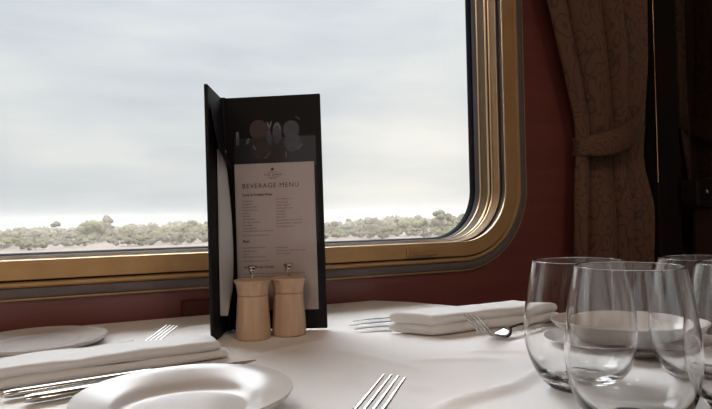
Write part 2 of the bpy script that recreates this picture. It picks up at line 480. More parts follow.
    # emblem: a small star over fine rules
    cx, cz, r = U0 + 38.6 * k, V0 - 6.2 * k, 2.5 * k
    st = [bm.verts.new((cx + (r if q % 2 == 0 else r * 0.42) * math.sin(PI * q / 5), -0.00085, cz + (r if q % 2 == 0 else r * 0.42) * math.cos(PI * q / 5))) for q in range(10)]
    bm.faces.new(st)
    quad(bm, 34 * k, 9.0 * k, 44 * k, 9.35 * k, -0.00085)
    quad(bm, 33 * k, 13.9 * k, 45 * k, 14.25 * k, -0.00085)
    quad(bm, 35.5 * k, 15.2 * k, 42.5 * k, 15.6 * k, -0.00085)
    obj('emblem', bm, M['ink'], sheet, smooth=False)
    rng = random.Random(3)
    bm = bmesh.new()
    def line(u0, u1, v):
        u = u0
        while u < u1 - 0.5:           # words of broken fine strokes, too small to read
            w = min(rng.uniform(2.5, 6.5), u1 - u)
            s = u
            while s < u + w:
                l = rng.uniform(0.28, 0.62); hh = rng.uniform(0.9, 1.5)
                quad(bm, s * k, (v - hh) * k, (s + l * 0.8) * k, v * k, -0.00085); s += l + 0.22
            u += w + 0.9
    c1 = [(38.2, 18), (41.3, 17), (44.3, 21.5), (47.3, 22), (50.3, 13), (53.3, 14), (56.4, 20), (59.5, 25), (62.6, 16), (65.6, 21), (68.4, 37.5), (72.6, 33)]
    for v, e in c1: line(6.8, e, v)
    c2 = [(37.0, 57), (40.2, 54), (43.2, 55), (46.2, 58), (49.2, 50), (52.2, 50), (55.2, 50), (58.2, 66.5), (61.4, 67), (64.6, 60)]
    for v, e in c2: line(41.2, e, v)
    for v, e in [(85, 29), (88.4, 21.5), (91.4, 12), (94.2, 28.5), (98.4, 32)]: line(6.2, e, v)
    for v, e in [(85.6, 52), (88.6, 71), (91.6, 55.5)]: line(40.0, e, v)
    line(6.2, 68, 111); line(6.2, 40, 114)
    obj('printed_lines', bm, M['pale_ink'], sheet, smooth=False)

    # dark picture card above the sheet, with a printed group of glassware
    bm = bmesh.new(); box(bm, U0 + 0.3 * k, U0 + 83 * k, -0.0005, -0.0001, V0 - 4 * k, V0 + 26 * k)
    card = obj('picture_card', bm, M['photo_card'], root, smooth=False); card['label'] = 'dark picture card with drinking glasses'
    def blob(bm, u, v, ru, rv, y, n=28, p=2.2, tilt=0.0):
        vs = []
        for q in range(n):
            a = 2 * PI * q / n; ca, sa = math.cos(a), math.sin(a)
            x = ru * math.copysign(abs(ca) ** (2 / p), ca); z = rv * math.copysign(abs(sa) ** (2 / p), sa)
            x, z = x * math.cos(tilt) - z * math.sin(tilt), x * math.sin(tilt) + z * math.cos(tilt)
            vs.append(bm.verts.new((U0 + (u + x) * k, y, V0 + (v + z) * k)))
        bm.faces.new(vs)
    def arc(bm, u, v, r0, r1, a0, a1, y, sy=1.0, n=12):
        A = [bm.verts.new((U0 + (u + r0 * math.cos(a0 + (a1 - a0) * q / n)) * k, y, V0 + (v + sy * r0 * math.sin(a0 + (a1 - a0) * q / n)) * k)) for q in range(n + 1)]
        B = [bm.verts.new((U0 + (u + r1 * math.cos(a0 + (a1 - a0) * q / n)) * k, y, V0 + (v + sy * r1 * math.sin(a0 + (a1 - a0) * q / n)) * k)) for q in range(n + 1)]
        for q in range(n): bm.faces.new((A[q], A[q + 1], B[q + 1], B[q]))
    bm = bmesh.new()
    blob(bm, 26, 34, 9.5, 10, -0.0007); blob(bm, 28, 13, 10.5, 9, -0.0007)
    obj('printed_wine', bm, M['print_red'], card, smooth=False)
    bm = bmesh.new()
    blob(bm, 44.5, 30, 4.6, 11, -0.0008, tilt=-0.06); blob(bm, 59, 33, 8.2, 9, -0.0008); blob(bm, 60, 20, 8.4, 9.5, -0.0007)
    blob(bm, 36, 27, 3.0, 9, -0.0006, tilt=0.2)
    obj('printed_glass', bm, M['print_grey'], card, smooth=False)
    for fn, a, kw in ((blob, (4.0, 26, 1.6, 7.0, -0.0009), dict(p=6)), (blob, (14.5, 23, 1.4, 3.4, -0.0009), dict(tilt=-0.4)),
                      (blob, (36.0, 38, 0.9, 4.0, -0.0009), dict(tilt=0.35)), (blob, (38.2, 39, 0.8, 3.4, -0.0012), dict(tilt=-0.3)),
                      (arc, (44.5, 30, 3.3, 4.2, 0.3, 2.6, -0.0010, 2.4), {}), (arc, (62, 20, 7.0, 8.0, -1.2, -0.2, -0.0010, 1.0), {}),
                      (arc, (62, 40, 6.0, 6.7, 0.4, 1.3, -0.0010, 0.9), {}), (arc, (27, 13, 9.2, 10.0, -1.2, -0.2, -0.0010, 0.9), {}),
                      (blob, (21, 16, 0.9, 3.0, -0.0010), dict(tilt=0.5)), (blob, (53.0, 8, 0.6, 3.5, -0.0010), {})):
        bm = bmesh.new(); fn(bm, *a, **kw); obj('printed_glint', bm, M['print_light'], card, smooth=False)
    # clear plastic sleeve over sheet and card
    bm = bmesh.new()
    vs = []
    for a, b in ((-1.0, -SH / k - 1.5), (84, -SH / k - 1.5), (84, 24), (81, 27), (2, 27), (-1.0, 24)):
        vs.append(bm.verts.new((U0 + a * k, -0.0016, V0 + b * k)))
    bm.faces.new(vs)
    obj('clear_sleeve', bm, M['pocket'], root, smooth=False)
    root.rotation_euler = (math.radians(-0.4), math.radians(-0.85), rz)
    return root
make_menu()

# ------------------------------------------------------------------ salt and pepper mills
def facet(a, z):
    n = 12
    h = PI / n
    f = math.cos(h) / math.cos((a % (2 * h)) - h)      # flat turned facets
    return 1.0 - 0.75 * (1.0 - f) * min(1.0, z / 0.01)
def make_mill():
    root = thing('spice_mill', 'x', 'mill', (0.1703, 0.6385, 0), 0.2)
    bm = bmesh.new()
    pr = [(0.0, 0.0), (0.0195, 0.0), (0.0212, 0.0010), (0.0215, 0.003)] + smooth_prof([(0.0215, 0.006), (0.0209, 0.018), (0.0199, 0.032), (0.0191, 0.044), (0.0190, 0.0490)], 5) + [(0.0185, 0.0496), (0.0, 0.0496)]
    lathe(bm, pr, 72, facet=facet)
    obj('body', bm, M['beech'], root, angle=30)
    bm = bmesh.new()
    pr = [(0.0, 0.0500), (0.0182, 0.0500), (0.0190, 0.0505)] + smooth_prof([(0.0190, 0.0515), (0.0194, 0.056), (0.0210, 0.062), (0.0232, 0.0660)], 5) + [(0.0234, 0.0668), (0.0226, 0.0676), (0.012, 0.0690), (0.0, 0.0693)]
    lathe(bm, pr, 72, facet=facet)
    obj('head', bm, M['beech'], root, angle=30)
    bm = bmesh.new()
    pr = [(0.0, 0.0688), (0.0026, 0.0688), (0.0026, 0.0712), (0.0018, 0.0718), (0.0018, 0.0730), (0.0034, 0.0740), (0.0036, 0.0750), (0.0024, 0.0758), (0.0044, 0.0774), (0.0046, 0.0784), (0.0032, 0.0794), (0.0056, 0.0812), (0.0060, 0.0824), (0.0058, 0.0834), (0.0046, 0.0840), (0.0, 0.0842)]
    lathe(bm, pr, 32)
    k = obj('knob', bm, M['chrome'], root, angle=25); k['label'] = 'ringed metal knob'
    root.scale = (0.885, 0.885, 0.95)
    return root
m1 = make_mill(); m1['label'] = 'wooden mill with metal knob beside the menu, left one of the pair'; m1['group'] = 'salt and pepper mills'
m2 = copy_tree(m1); m2.location = (0.2118, 0.6390, 0); m2.rotation_euler.z = 0.75
m2['label'] = 'wooden mill with metal knob, right one of the pair, nearer the glasses'

# ------------------------------------------------------------------ plates
def plate_mesh(R, h, well, t=0.0035):
    bm = bmesh.new()
    top = smooth_prof([(0.0, 0.0045), (well * 0.8, 0.0046), (well, 0.0056), (well + (R - well) * 0.28, h * 0.60), (R - 0.008, h - 0.0022), (R - 0.0012, h - 0.0002)], 6)
    bot = smooth_prof([(R, h - 0.0010), (R - 0.004, h - 0.0050), (well + (R - well) * 0.3, h * 0.33), (well, 0.0014)], 6)
    lathe(bm, top + [(R - 0.0003, h)] + bot + [(well - 0.002, 0.0), (well - 0.006, 0.0), (well - 0.007, 0.0014), (0.0, 0.0016)], 96)
    return bm
def plate(loc, R, h, well, label):
    p = obj('side_plate', plate_mesh(R, h, well), M['porcelain'], angle=50)
    p.location = loc
    tag(p, label, 'plate')
    return p
plate((0.0620, 0.4060, 0.0005), 0.0708, 0.0175, 0.042, 'white porcelain plate in the foreground, in front of the folded napkin')
plate((-0.044, 0.7115, 0.0005), 0.0695, 0.0095, 0.044, 'white porcelain plate behind the left napkin, below the window')

# ------------------------------------------------------------------ napkins
def slab(bm, L, W, t, z0, x0, y0, seed, amp=0.0012, nx=44, ny=20, droop=0.0):
    """soft padded slab: rounded fold edges, gently uneven"""
    grid = {}
    n = 8
    def prof(u, half):     # puffs out at the folded edge
        return u
    rows = []
    for j in range(ny + 1):
        v = j / ny
        for side in (0, 1):
            pass
    top, bot = [], []
    for i in range(nx + 1):
        u = i / nx; a, b = [], []
        for j in range(ny + 1):
            v = j / ny
            # concentrate rows at edges
            uu = 0.5 - 0.5 * math.cos(PI * u); vv = 0.5 - 0.5 * math.cos(PI * v)
            x = x0 + L * uu; y = y0 + W * vv
            ex = min(uu, 1 - uu) * L; ey = min(vv, 1 - vv) * W
            e = min(ex, ey); r = t * 0.5
            th = r if e >= r else math.sqrt(max(0.0, r * r - (r - e) ** 2))
            nz = amp * noise.noise(Vector((x * 22 + seed, y * 22, seed * 1.7))) + amp * 0.5 * noise.noise(Vector((x * 60, y * 60 + seed, 9)))
            nb = amp * 0.6 * noise.noise(Vector((x * 22 + seed, y * 22, seed * 3.1 + 5)))
            jx = 0.0018 * noise.noise(Vector((y * 30, z0 * 100, seed))) ; jy = 0.0022 * noise.noise(Vector((x * 25, z0 * 100, seed + 4)))
            s = 1 - droop * (vv if droop > 0 else 0)
            zc = z0 + r
            a.append(bm.verts.new((x + jx, y + jy, zc + th * s + (nz if e >= r else nz * th / r))))
            b.append(bm.verts.new((x + jx, y + jy, max(0.0004, zc - th + (nb * th / r if z0 > 0.002 else 0)))))
        top.append(a); bot.append(b)
    for G, flip in ((top, False), (bot, True)):
        for i in range(nx):
            for j in range(ny):
                q = (G[i][j], G[i + 1][j], G[i + 1][j + 1], G[i][j + 1])
                bm.faces.new(q if not flip else q[::-1])
    for i in range(nx):
        bm.faces.new((top[i + 1][0], top[i][0], bot[i][0], bot[i + 1][0])); bm.faces.new((top[i][ny], top[i + 1][ny], bot[i + 1][ny], bot[i][ny]))
    for j in range(ny):
        bm.faces.new((top[0][j], top[0][j + 1], bot[0][j + 1], bot[0][j])); bm.faces.new((top[nx][j + 1], top[nx][j], bot[nx][j], bot[nx][j + 1]))

def napkin(slabs, loc, rz, label, shear=0.0):
    bm = bmesh.new()
    for s in slabs: slab(bm, **s)
    for v in bm.verts: v.co.x += shear * v.co.y
    o = obj('folded_napkin', bm, M['napkin'], angle=70)
    o.location = loc; o.rotation_euler.z = rz
    tag(o, label, 'napkin')
    return o
# local x along the length; origin at the viewer-side left corner
napkin([dict(L=0.262, W=0.054, t=0.0078, z0=0.0, x0=0.0, y0=0.0, seed=1.0), dict(L=0.256, W=0.051, t=0.0094, z0=0.0074, x0=0.0, y0=0.002, seed=2.0, amp=0.0018)],
       (-0.136, 0.529, 0.0006), 0.105, 'folded white napkin on the left, between cutlery handles and the far plate', shear=0.05)
napkin([dict(L=0.182, W=0.047, t=0.0105, z0=0.0, x0=0.0, y0=0.0, seed=5.0), dict(L=0.178, W=0.046, t=0.0125, z0=0.0098, x0=0.001, y0=0.001, seed=6.0, amp=0.0018)],
       (0.342, 0.543, 0.0006), 0.02, 'folded white napkin on the right, lying on knife blades below the window corner', shear=-0.62)

# ------------------------------------------------------------------ cutlery
def make_fork(kind_label, loc, rz, L=0.185, rise=0.017, roll=0.0, fine=1.0):
    root = thing('dinner_fork', kind_label, 'fork', loc, rz)
    bm = bmesh.new()
    zt = [(0.0, 0.0028), (0.25, 0.0060), (0.50, 0.0085), (0.64, 0.0075)]
    wt = [(0.0, 0.0070), (0.02, 0.0098), (0.08, 0.0104), (0.30, 0.0062), (0.50, 0.0034), (0.62, 0.0030), (0.66, 0.0042)]
    secs = []
    for k in range(25):
        t = 0.66 * k / 24
        w = interp(wt, t)
        secs.append((t * L, 0, sstep(zt, t), w, 0.0016))
    strip(bm, secs, 12)
    obj('handle', bm, M['steel'], root)
    bm = bmesh.new()
    zb = [(0.64, 0.0074), (0.70, 0.0034), (0.735, 0.0018), (0.77, 0.0024), (0.80, 0.0040), (0.86, 0.0075), (0.93, 0.5 * (0.0075 + rise)), (1.0, rise)]
    wb = [(0.64, 0.0036), (0.67, 0.0070), (0.70, 0.0105), (0.745, 0.0118)]
    strip(bm, [(t * L, 0, interp(zb, t), interp(wb, t), 0.0011) for t in [0.645 + 0.10 * k / 12 for k in range(13)]], 12)
    for q in range(4):
        y0 = (q - 1.5) * 0.0064
        strip(bm, [(t * L, y0 * (1 - 0.12 * (t - 0.735) / 0.265), interp(zb, t), fine * (0.0019 - 0.0010 * (t - 0.735) / 0.265), 0.0010 - 0.0004 * (t - 0.735) / 0.265) for t in [0.735 + (0.265 - 0.012 * abs(q - 1.5) / 3) * k / 12 for k in range(13)]], 8)
    obj('tines', bm, M['steel'], root)
    root.rotation_euler.x = roll
    return root
def make_knife(label, loc, rz, L=0.20, flip=1, slim=1.0, hf=0.44):
    root = thing('table_knife', label, 'knife', loc, rz)
    bm = bmesh.new()
    secs = []
    wt = [(0.0, 0.0052), (0.02, 0.0078), (0.10, 0.0088), (0.68 * hf, 0.0072), (hf, 0.0058)]
    for k in range(21):
        t = hf * k / 20
        h = 0.0032 if t > 0.02 else 0.0024
        secs.append((t * L, 0, 0.0034, interp(wt, t) * slim, h - 0.001 * t))
    strip(bm, secs, 14, 2.3)
    obj('handle', bm, M['steel'], root)
    bm = bmesh.new()
    secs = []
    for k in range(25):
        t = hf - 0.01 + (1.01 - hf) * k / 24
        s = (t - hf + 0.01) / (1.01 - hf)
        w = 0.0058 + 0.0032 * math.sin(PI * min(1, s * 1.1) * 0.5)
        if s > 0.66: w *= 1.0 - 0.94 * ((s - 0.66) / 0.34) ** 1.5
        secs.append((t * L, flip * (0.0088 - w) * 0.5, 0.0036 - 0.0016 * s, w * slim, 0.0026 - 0.0019 * min(1, s / 0.2) - 0.0003 * s))
    strip(bm, secs, 16, 7.0)
    obj('blade', bm, M['steel'], root)
    return root
def aim(p, q): return math.atan2(q[1] - p[1], q[0] - p[0])
a, b = (-0.038, 0.4890), (0.143, 0.522)
make_knife('table knife with rounded handle nearest the foreground plate, blade tip past the left napkin', (a[0], a[1], 0.0008), aim(a, b), 0.184, slim=0.8, hf=0.60)
a, b = (-0.053, 0.5090), (0.105, 0.5340)
make_knife('table knife tucked along the left napkin edge, behind the knife by the plate', (a[0], a[1], 0.0008), aim(a, b), 0.160, slim=0.6, hf=0.66)
h, t = (-0.0345, 0.593), (0.0885, 0.664)
make_fork('fork sticking out behind the left napkin, tines near the black menu', (t[0] - 0.138 * math.cos(aim(h, t)), t[1] - 0.138 * math.sin(aim(h, t)), 0.0008), aim(h, t), L=0.138, fine=0.62)
h, t = (0.166, 0.347), (0.2005, 0.370)
make_fork('fork lying alone at the front edge, tines pointing at the right napkin', (t[0] - 0.185 * math.cos(aim(h, t)), t[1] - 0.185 * math.sin(aim(h, t)), 0.0008), aim(h, t))
h, t = (0.522, 0.537), (0.3525, 0.4905)
make_fork('fork with raised tines beside the right napkin, handle behind the wine glasses', (t[0] - 0.180 * math.cos(aim(h, t)), t[1] - 0.180 * math.sin(aim(h, t)), 0.0008), aim(h, t), L=0.180, rise=0.030)
for (p, q, lab) in (((0.470, 0.620), (0.302, 0.666), 'knife with its tip farthest toward the window, under the right napkin'),
                    ((0.470, 0.600), (0.286, 0.641), 'middle one of three knife tips under the right napkin'),
                    ((0.450, 0.575), (0.281, 0.615), 'front one of three knife tips under the right napkin')):
    an = aim(p, q)
    k = make_knife(lab, (q[0] - 0.19 * math.cos(an), q[1] - 0.19 * math.sin(an), 0.0008), an, 0.19, slim=0.62)
    k['group'] = 'knives under the right napkin'

# ------------------------------------------------------------------ stemless wine glasses
def make_glass():
    bm = bmesh.new()
    outer = smooth_prof([(0.0185, 0.0008), (0.0240, 0.0028), (0.0310, 0.0110), (0.0365, 0.0230), (0.0393, 0.0370), (0.0396, 0.0480), (0.0382, 0.0620), (0.0354, 0.0790), (0.0323, 0.0940)], 7)
    rim = [(0.0323 - 0.0004 + 0.0004 * math.cos(a), 0.0940 + 0.0005 * math.sin(a)) for a in [PI * q / 8 for q in range(1, 8)]]
    inner = smooth_prof([(0.0315, 0.0940), (0.0346, 0.0790), (0.0374, 0.0620), (0.0388, 0.0480), (0.0385, 0.0370), (0.0354, 0.0240), (0.0296, 0.0142), (0.0215, 0.0092), (0.0110, 0.0076)], 7)
    lathe(bm, [(0.0, 0.0016), (0.0120, 0.0014), (0.0165, 0.0004)] + outer + rim + inner + [(0.0, 0.0072)], 96)
    return obj('wine_glass', bm, M['glass'], angle=60)
g0 = make_glass()
spots = [((0.2961, 0.2517), 0.950, 1.032, 'empty stemless wine glass at the front, second from the left, overlapping the leftmost one'),
         ((0.3334, 0.3284), 1.0, 1.0, 'empty stemless wine glass, leftmost of the group, nearest the right napkin'),
         ((0.4193, 0.2873), 1.0, 1.0, 'empty stemless wine glass at the back right, behind the gap between the two front glasses'),
         ((0.3717, 0.2253), 0.955, 1.025, 'empty stemless wine glass at the front right, cut by the edge of the picture')]
for i, ((x, y), s, sz, lab) in enumerate(spots):
    g = g0 if i == 0 else g0.copy()
    if i: C.objects.link(g)
    g.location = (x, y, 0.0006); g.scale = (s, s, sz)
    tag(g, lab, 'glass', 'stemless wine glasses')

# ------------------------------------------------------------------ oval dish on its saucer, behind the glasses
bm = bmesh.new()
out = smooth_prof([(0.044, 0.0), (0.051, 0.003), (0.063, 0.012), (0.0715, 0.0205)], 6)
inn = smooth_prof([(0.0690, 0.0210), (0.0610, 0.0120), (0.050, 0.0058), (0.030, 0.0040)], 6)
lathe(bm, [(0.0, 0.0015), (0.040, 0.0015), (0.041, 0.0)] + out + [(0.0712, 0.0215), (0.0697, 0.0216)] + inn + [(0.0, 0.0038)], 80, 0.97, 0.78)
o = obj('porcelain_dish', bm, M['porcelain'], angle=50); o.location = (0.469, 0.404, 0.0064); o.rotation_euler.z = -0.62
tag(o, 'oval white porcelain dish on a saucer, seen through the wine glasses', 'dish')
bm = bmesh.new()
lathe(bm, smooth_prof([(0.0, 0.0042), (0.05, 0.0044), (0.062, 0.0056), (0.076, 0.0100)], 5) + [(0.0767, 0.0100)] + smooth_prof([(0.0762, 0.0088), (0.062, 0.0036), (0.052, 0.0)], 5) + [(0.048, 0.0), (0.046, 0.001), (0.0, 0.001)], 80, 1.0, 0.86)
o = obj('saucer', bm, M['porcelain'], angle=50); o.location = (0.466, 0.401, 0.0012); o.rotation_euler.z = -0.50
tag(o, 'white saucer under the oval dish', 'saucer')

# ------------------------------------------------------------------ dark block on the wall, left of the menu
bm = bmesh.new(); box(bm, 0.124, 0.200, 0.832, YW, -0.060, 0.0205, 0.0025)
o = obj('wooden_block', bm, M['block_wood'], angle=30)
tag(o, 'dark red wooden block fixed to the wall, left of the black menu', 'block')

# ------------------------------------------------------------------ curtains
def curtain(name, left, right, folds, Y0, amp_tab, z0, z1, nx=150, nz=120, seed=0.0, flip=False):
    bm = bmesh.new(); uvl = bm.loops.layers.uv.new('UVMap'); G = []
    info = {}
    for j in range(nz + 1):
        z = z0 + (z1 - z0) * j / nz
        xl, xr = interp(left, z), interp(right, z)
        am = sstep(amp_tab, z)
        row = []
        for i in range(nx + 1):
            u = i / nx
            x = xl + (xr - xl) * u
            ph = 2 * PI * folds * (u + 0.035 * math.sin(2 * PI * u * 1.3 + seed) + 0.012 * noise.noise(Vector((z * 3, u * 4, seed))))
            f = 2 * abs(math.sin(ph * 0.5)) ** 0.5 - 1
            y = Y0 - am * (0.5 + 0.5 * f) * (0.75 + 0.5 * noise.noise(Vector((u * 3, seed, 1.0)))) - 0.006 * noise.noise(Vector((u * 6, z * 5, seed)))
            x += 0.10 * am * math.sin(ph)
            v = bm.verts.new((x, y, z)); info[v] = (u * 0.55, z * 0.9); row.append(v)
        G.append(row)
    for A, B in zip(G[:-1], G[1:]):
        for i in range(nx):
            f = bm.faces.new((A[i], A[i + 1], B[i + 1], B[i]))
            for l in f.loops: l[uvl].uv = info[l.vert]
    return bm
def tieback(p0, p1, p2, w, y, bulge):
    """band swept through three points of the wall plane, bulging toward the room"""
    bm = bmesh.new(); uvl = bm.loops.layers.uv.new('UVMap'); rows = []; info = {}
    n, mth = 40, 8
    for i in range(n + 1):
        t = i / n
        c = [(1 - t) ** 2 * p0[k] + 2 * t * (1 - t) * p1[k] + t * t * p2[k] for k in (0, 1)]
        ww = w * (0.75 + 0.35 * math.sin(PI * t))
        row = []
        for j in range(mth + 1):
            s = j / mth - 0.5
            bb = bulge * math.sin(PI * t) ** 0.5 + 0.004 * math.cos(PI * s)
            v = bm.verts.new((c[0], y - bb, c[1] + s * ww)); info[v] = (t * 0.35 + 0.2, s * ww * 2.5 + 0.1); row.append(v)
        rows.append(row)
    for A, B in zip(rows[:-1], rows[1:]):
        for j in range(mth):
            f = bm.faces.new((A[j], B[j], B[j + 1], A[j + 1]))
            for l in f.loops: l[uvl].uv = info[l.vert]
    return bm
cu = thing('window_curtain', 'brown scroll patterned curtain gathered by a tieback, hanging right of the window', 'curtain', (0, 0, 0))
left = [(-0.55, 0.79), (0.04, 0.791), (0.15, 0.797), (0.225, 0.808), (0.25, 0.810), (0.313, 0.794), (0.40, 0.769), (0.50, 0.736), (0.75, 0.66), (1.2, 0.63)]
right = [(-0.55, 0.992), (0.04, 0.990), (0.15, 0.993), (0.25, 0.985), (0.32, 0.990), (0.54, 1.000), (1.2, 1.01)]
bm = curtain('c', [(a, b + 0.026 * (1 if a > 0.3 else 0.6)) for a, b in left], [(a, min(b + 0.004, 0.996)) for a, b in right], 3.55, 0.826, [(-0.55, 0.062), (0.12, 0.060), (0.225, 0.040), (0.30, 0.048), (0.45, 0.064), (1.2, 0.07)], -0.55, 1.2, seed=0.6)
o = obj('drape', bm, M['damask'], cu, angle=80); sdm = o.modifiers.new('thick', 'SOLIDIFY'); sdm.thickness = 0.0012
bm = tieback((0.824, 0.252), (0.900, 0.246), (0.996, 0.326), 0.044, 0.818, 0.050)
o = obj('tieback', bm, M['damask'], cu, angle=80); sdm = o.modifiers.new('thick', 'SOLIDIFY'); sdm.thickness = 0.002
cu2 = thing('window_curtain', 'shadowed brown curtain beyond the post, at the right edge of the picture', 'curtain', (0, 0, 0))
left = [(-0.55, 1.16), (0.15, 1.15), (0.25, 1.135), (0.33, 1.125), (0.42, 1.11), (0.55, 1.105), (1.2, 1.09)]
right = [(-0.55, 1.36), (0.15, 1.34), (0.33, 1.32), (0.55, 1.40), (1.2, 1.44)]
bm = curtain('c', left, right, 4.2, 0.835, [(-0.55, 0.036), (0.12, 0.034), (0.30, 0.020), (0.45, 0.045), (1.2, 0.05)], -0.55, 1.2, seed=2.2, nx=110, nz=90)
o = obj('drape', bm, M['damask'], cu2, angle=80); sdm = o.modifiers.new('thick', 'SOLIDIFY'); sdm.thickness = 0.0012
bm = tieback((1.125, 0.32), (1.20, 0.27), (1.34, 0.30), 0.045, 0.832, 0.036)
o = obj('tieback', bm, M['damask'], cu2, angle=80); sdm = o.modifiers.new('thick', 'SOLIDIFY'); sdm.thickness = 0.002

# ------------------------------------------------------------------ seat across the table (right)
st = thing('bench_seat', 'dark leather bench seat with black top rail, behind the wine glasses', 'seat', (1.05, 0.3, ZF))
def seat_part(name, x0, x1, y0, y1, z0, z1, m, bev, label=None):
    bm = bmesh.new(); box(bm, x0 - 1.05, x1 - 1.05, y0 - 0.3, y1 - 0.3, z0 - ZF, z1 - ZF, bev, 4)
    o = obj(name, bm, m, st, angle=40)
    if label: o['label'] = label
    return o
seat_part('backrest', 1.065, 1.17, -0.30, 0.760, -0.33, 0.142, M['leather_brown'], 0.012)
rail = seat_part('top_rail', 1.050, 1.18, -0.31, 0.770, 0.137, 0.190, M['leather_black'], 0.006, 'black padded top rail')
seat_part('cushion', 0.72, 1.09, -0.30, 0.760, -0.43, -0.31, M['leather_brown'], 0.02)
seat_part('base', 0.78, 1.17, -0.28, 0.750, ZF, -0.43, M['mahogany_dark'], 0.004)
bm = bmesh.new(); box(bm, 1.075, 1.081, -0.30, 0.765, 0.1905, 1.05, 0.001)
o = obj('glass_screen', bm, M['smoked'], smooth=False)
tag(o, 'dark smoked glass screen standing on the black seat rail, right of the patterned curtain', 'screen')
# latch plate on the rail: thin metal outline and a round button
bm = bmesh.new()
y1, y0, z0, z1 = 0.735, 0.668, 0.1385, 0.1885
for (a0, a1, b0, b1) in ((y0, y1, z1 - 0.0016, z1), (y0, y1, z0, z0 + 0.0012), (y1 - 0.0016, y1, z0, z1), (y0, y0 + 0.0016, z0, z1)):
    box(bm, 1.0480 - 1.05, 1.0505 - 1.05, a0 - 0.3, a1 - 0.3, b0 - ZF, b1 - ZF)
pl = obj('plate_edge', bm, M['steel'], rail, smooth=False); pl['label'] = 'thin metal rectangular outline'
bm = bmesh.new()
lathe(bm, [(0.0, 0.0), (0.0055, 0.0), (0.0055, 0.002), (0.0042, 0.0032), (0.0, 0.0034)], 24)
bmesh.ops.rotate(bm, verts=bm.verts[:], cent=(0, 0, 0), matrix=Matrix.Rotation(-PI / 2, 3, 'Y'))
bt = obj('button', bm, M['chrome'], rail); bt.location = (1.0505 - 1.05, 0.7165 - 0.3, 0.1645 - ZF); bt['label'] = 'round metal button'

# ------------------------------------------------------------------ outside: dusty plain with scrub
GZ = -3.0
ground_m = mat('dusty_ground', (0.042, 0.032, 0.025), 0.95, noise_scale=0.05, col2=(0.053, 0.041, 0.033), stretch=(0.25, 1.0, 1.0), spec=0.1)
bm = bmesh.new()
gr = [[bm.verts.new((x, y, z)) for x in (-1500, 0, 1500, 4500)] for y, z in ((3, GZ), (200, GZ), (260, GZ - 1.5), (400, GZ - 8), (900, GZ - 34), (4000, GZ - 180))]
for A, B in zip(gr[:-1], gr[1:]):          # the plain falls away behind the scrub
    for q in range(3): bm.faces.new((A[q], A[q + 1], B[q + 1], B[q]))
structure(obj('ground_outside', bm, ground_m))
leaf_cols = [((0.034, 0.029, 0.016), (0.040, 0.034, 0.020)), ((0.040, 0.037, 0.017), (0.046, 0.043, 0.021)), ((0.036, 0.029, 0.019), (0.043, 0.035, 0.024))]
LM = [mat('dry_foliage', c1, 0.9, noise_scale=1.3, col2=c2, spec=0.1) for c1, c2 in leaf_cols]
TM = mat('grey_bark', (0.16, 0.125, 0.10), 0.9, noise_scale=5, col2=(0.11, 0.09, 0.075))
def foliage(rng, W, D, Hh, z0, lumps, r0, r1):
    bm = bmesh.new()
    for _ in range(lumps):
        b2 = bmesh.new(); bmesh.ops.create_icosphere(b2, subdivisions=2, radius=1.0)
        r = rng.uniform(r0, r1)
        t = rng.random() ** 0.8
        lim = math.sqrt(max(0.05, 1 - (t - 0.15) ** 2)) if t > 0.15 else 1
        cx = rng.uniform(-1, 1) * (W - r) * lim; cy = rng.uniform(-1, 1) * (D - r) * lim; cz = z0 + r * 0.7 + t * max(0.05, Hh - z0 - 1.6 * r)
        sd = rng.random() * 50
        for v in b2.verts:
            n = v.co.normalized()
            d = 1 + 0.38 * noise.noise(n * 2.1 + Vector((sd, 0, 0))) + 0.30 * noise.noise(n * 5.0 + Vector((0, sd, 0)))
            v.co = Vector((cx + n.x * r * d, cy + n.y * r * d, cz + n.z * r * d * 0.8))
        me = bpy.data.meshes.new('t'); b2.to_mesh(me); b2.free(); bm.from_mesh(me); bpy.data.meshes.remove(me)
        # ragged leaf sprigs over the lump
        for _k in range(26):
            a = rng.uniform(0, 2 * PI); el = rng.uniform(-0.3, 1.5)
            n = Vector((math.cos(a) * math.cos(el), math.sin(a) * math.cos(el), math.sin(el)))
            p = Vector((cx, cy, cz)) + Vector((n.x * r, n.y * r, n.z * r * 0.8)) * rng.uniform(0.95, 1.2)
            s = rng.uniform(0.08, 0.2)
            tv = [bm.verts.new(p + Vector((rng.uniform(-s, s), rng.uniform(-s, s), rng.uniform(-s, s)))) for _q in range(3)]
            bm.faces.new(tv)
    return bm
def shrub(name, label, cat, rng, W, Hh, lumps, lm, z0=0.0, group=None, trunk=False, r0=0.35, r1=0.7):
    root = thing(name, label, cat, (0, 0, GZ), 0, group)
    obj('foliage', foliage(rng, W, W * 0.8, Hh, z0, lumps, r0, r1), lm, root, angle=90)
    bm = bmesh.new()
    hs = max(0.5, z0 + 0.5)
    secs_n = 3 if not trunk else 2
    for q in range(secs_n):
        a = q * 2.1 + rng.random(); dx, dy = math.cos(a) * W * 0.3, math.sin(a) * W * 0.3
        r = 0.06 if not trunk else 0.11
        rings = []
        for t in (0, 0.5, 1.0):
            rings.append([bm.verts.new((dx * t + r * (1 - 0.5 * t) * math.cos(c), dy * t + r * (1 - 0.5 * t) * math.sin(c), hs * t)) for c in [2 * PI * e / 6 for e in range(6)]])
        for A, B in zip(rings[:-1], rings[1:]):
            for e in range(6): bm.faces.new((A[e], A[(e + 1) % 6], B[(e + 1) % 6], B[e]))
    obj('trunk', bm, TM, root)
    return root
rng = random.Random(11)
def place(o, az, d, s=1.0, sz=None):
    o.location = (d * math.sin(az), d * math.cos(az), GZ); o.scale = (s, s, sz or s); o.rotation_euler.z = rng.uniform(0, 6.28)
GRP = 'scrub along the horizon'
LAB = 'low olive grey scrub bush in the hazy belt along the horizon'
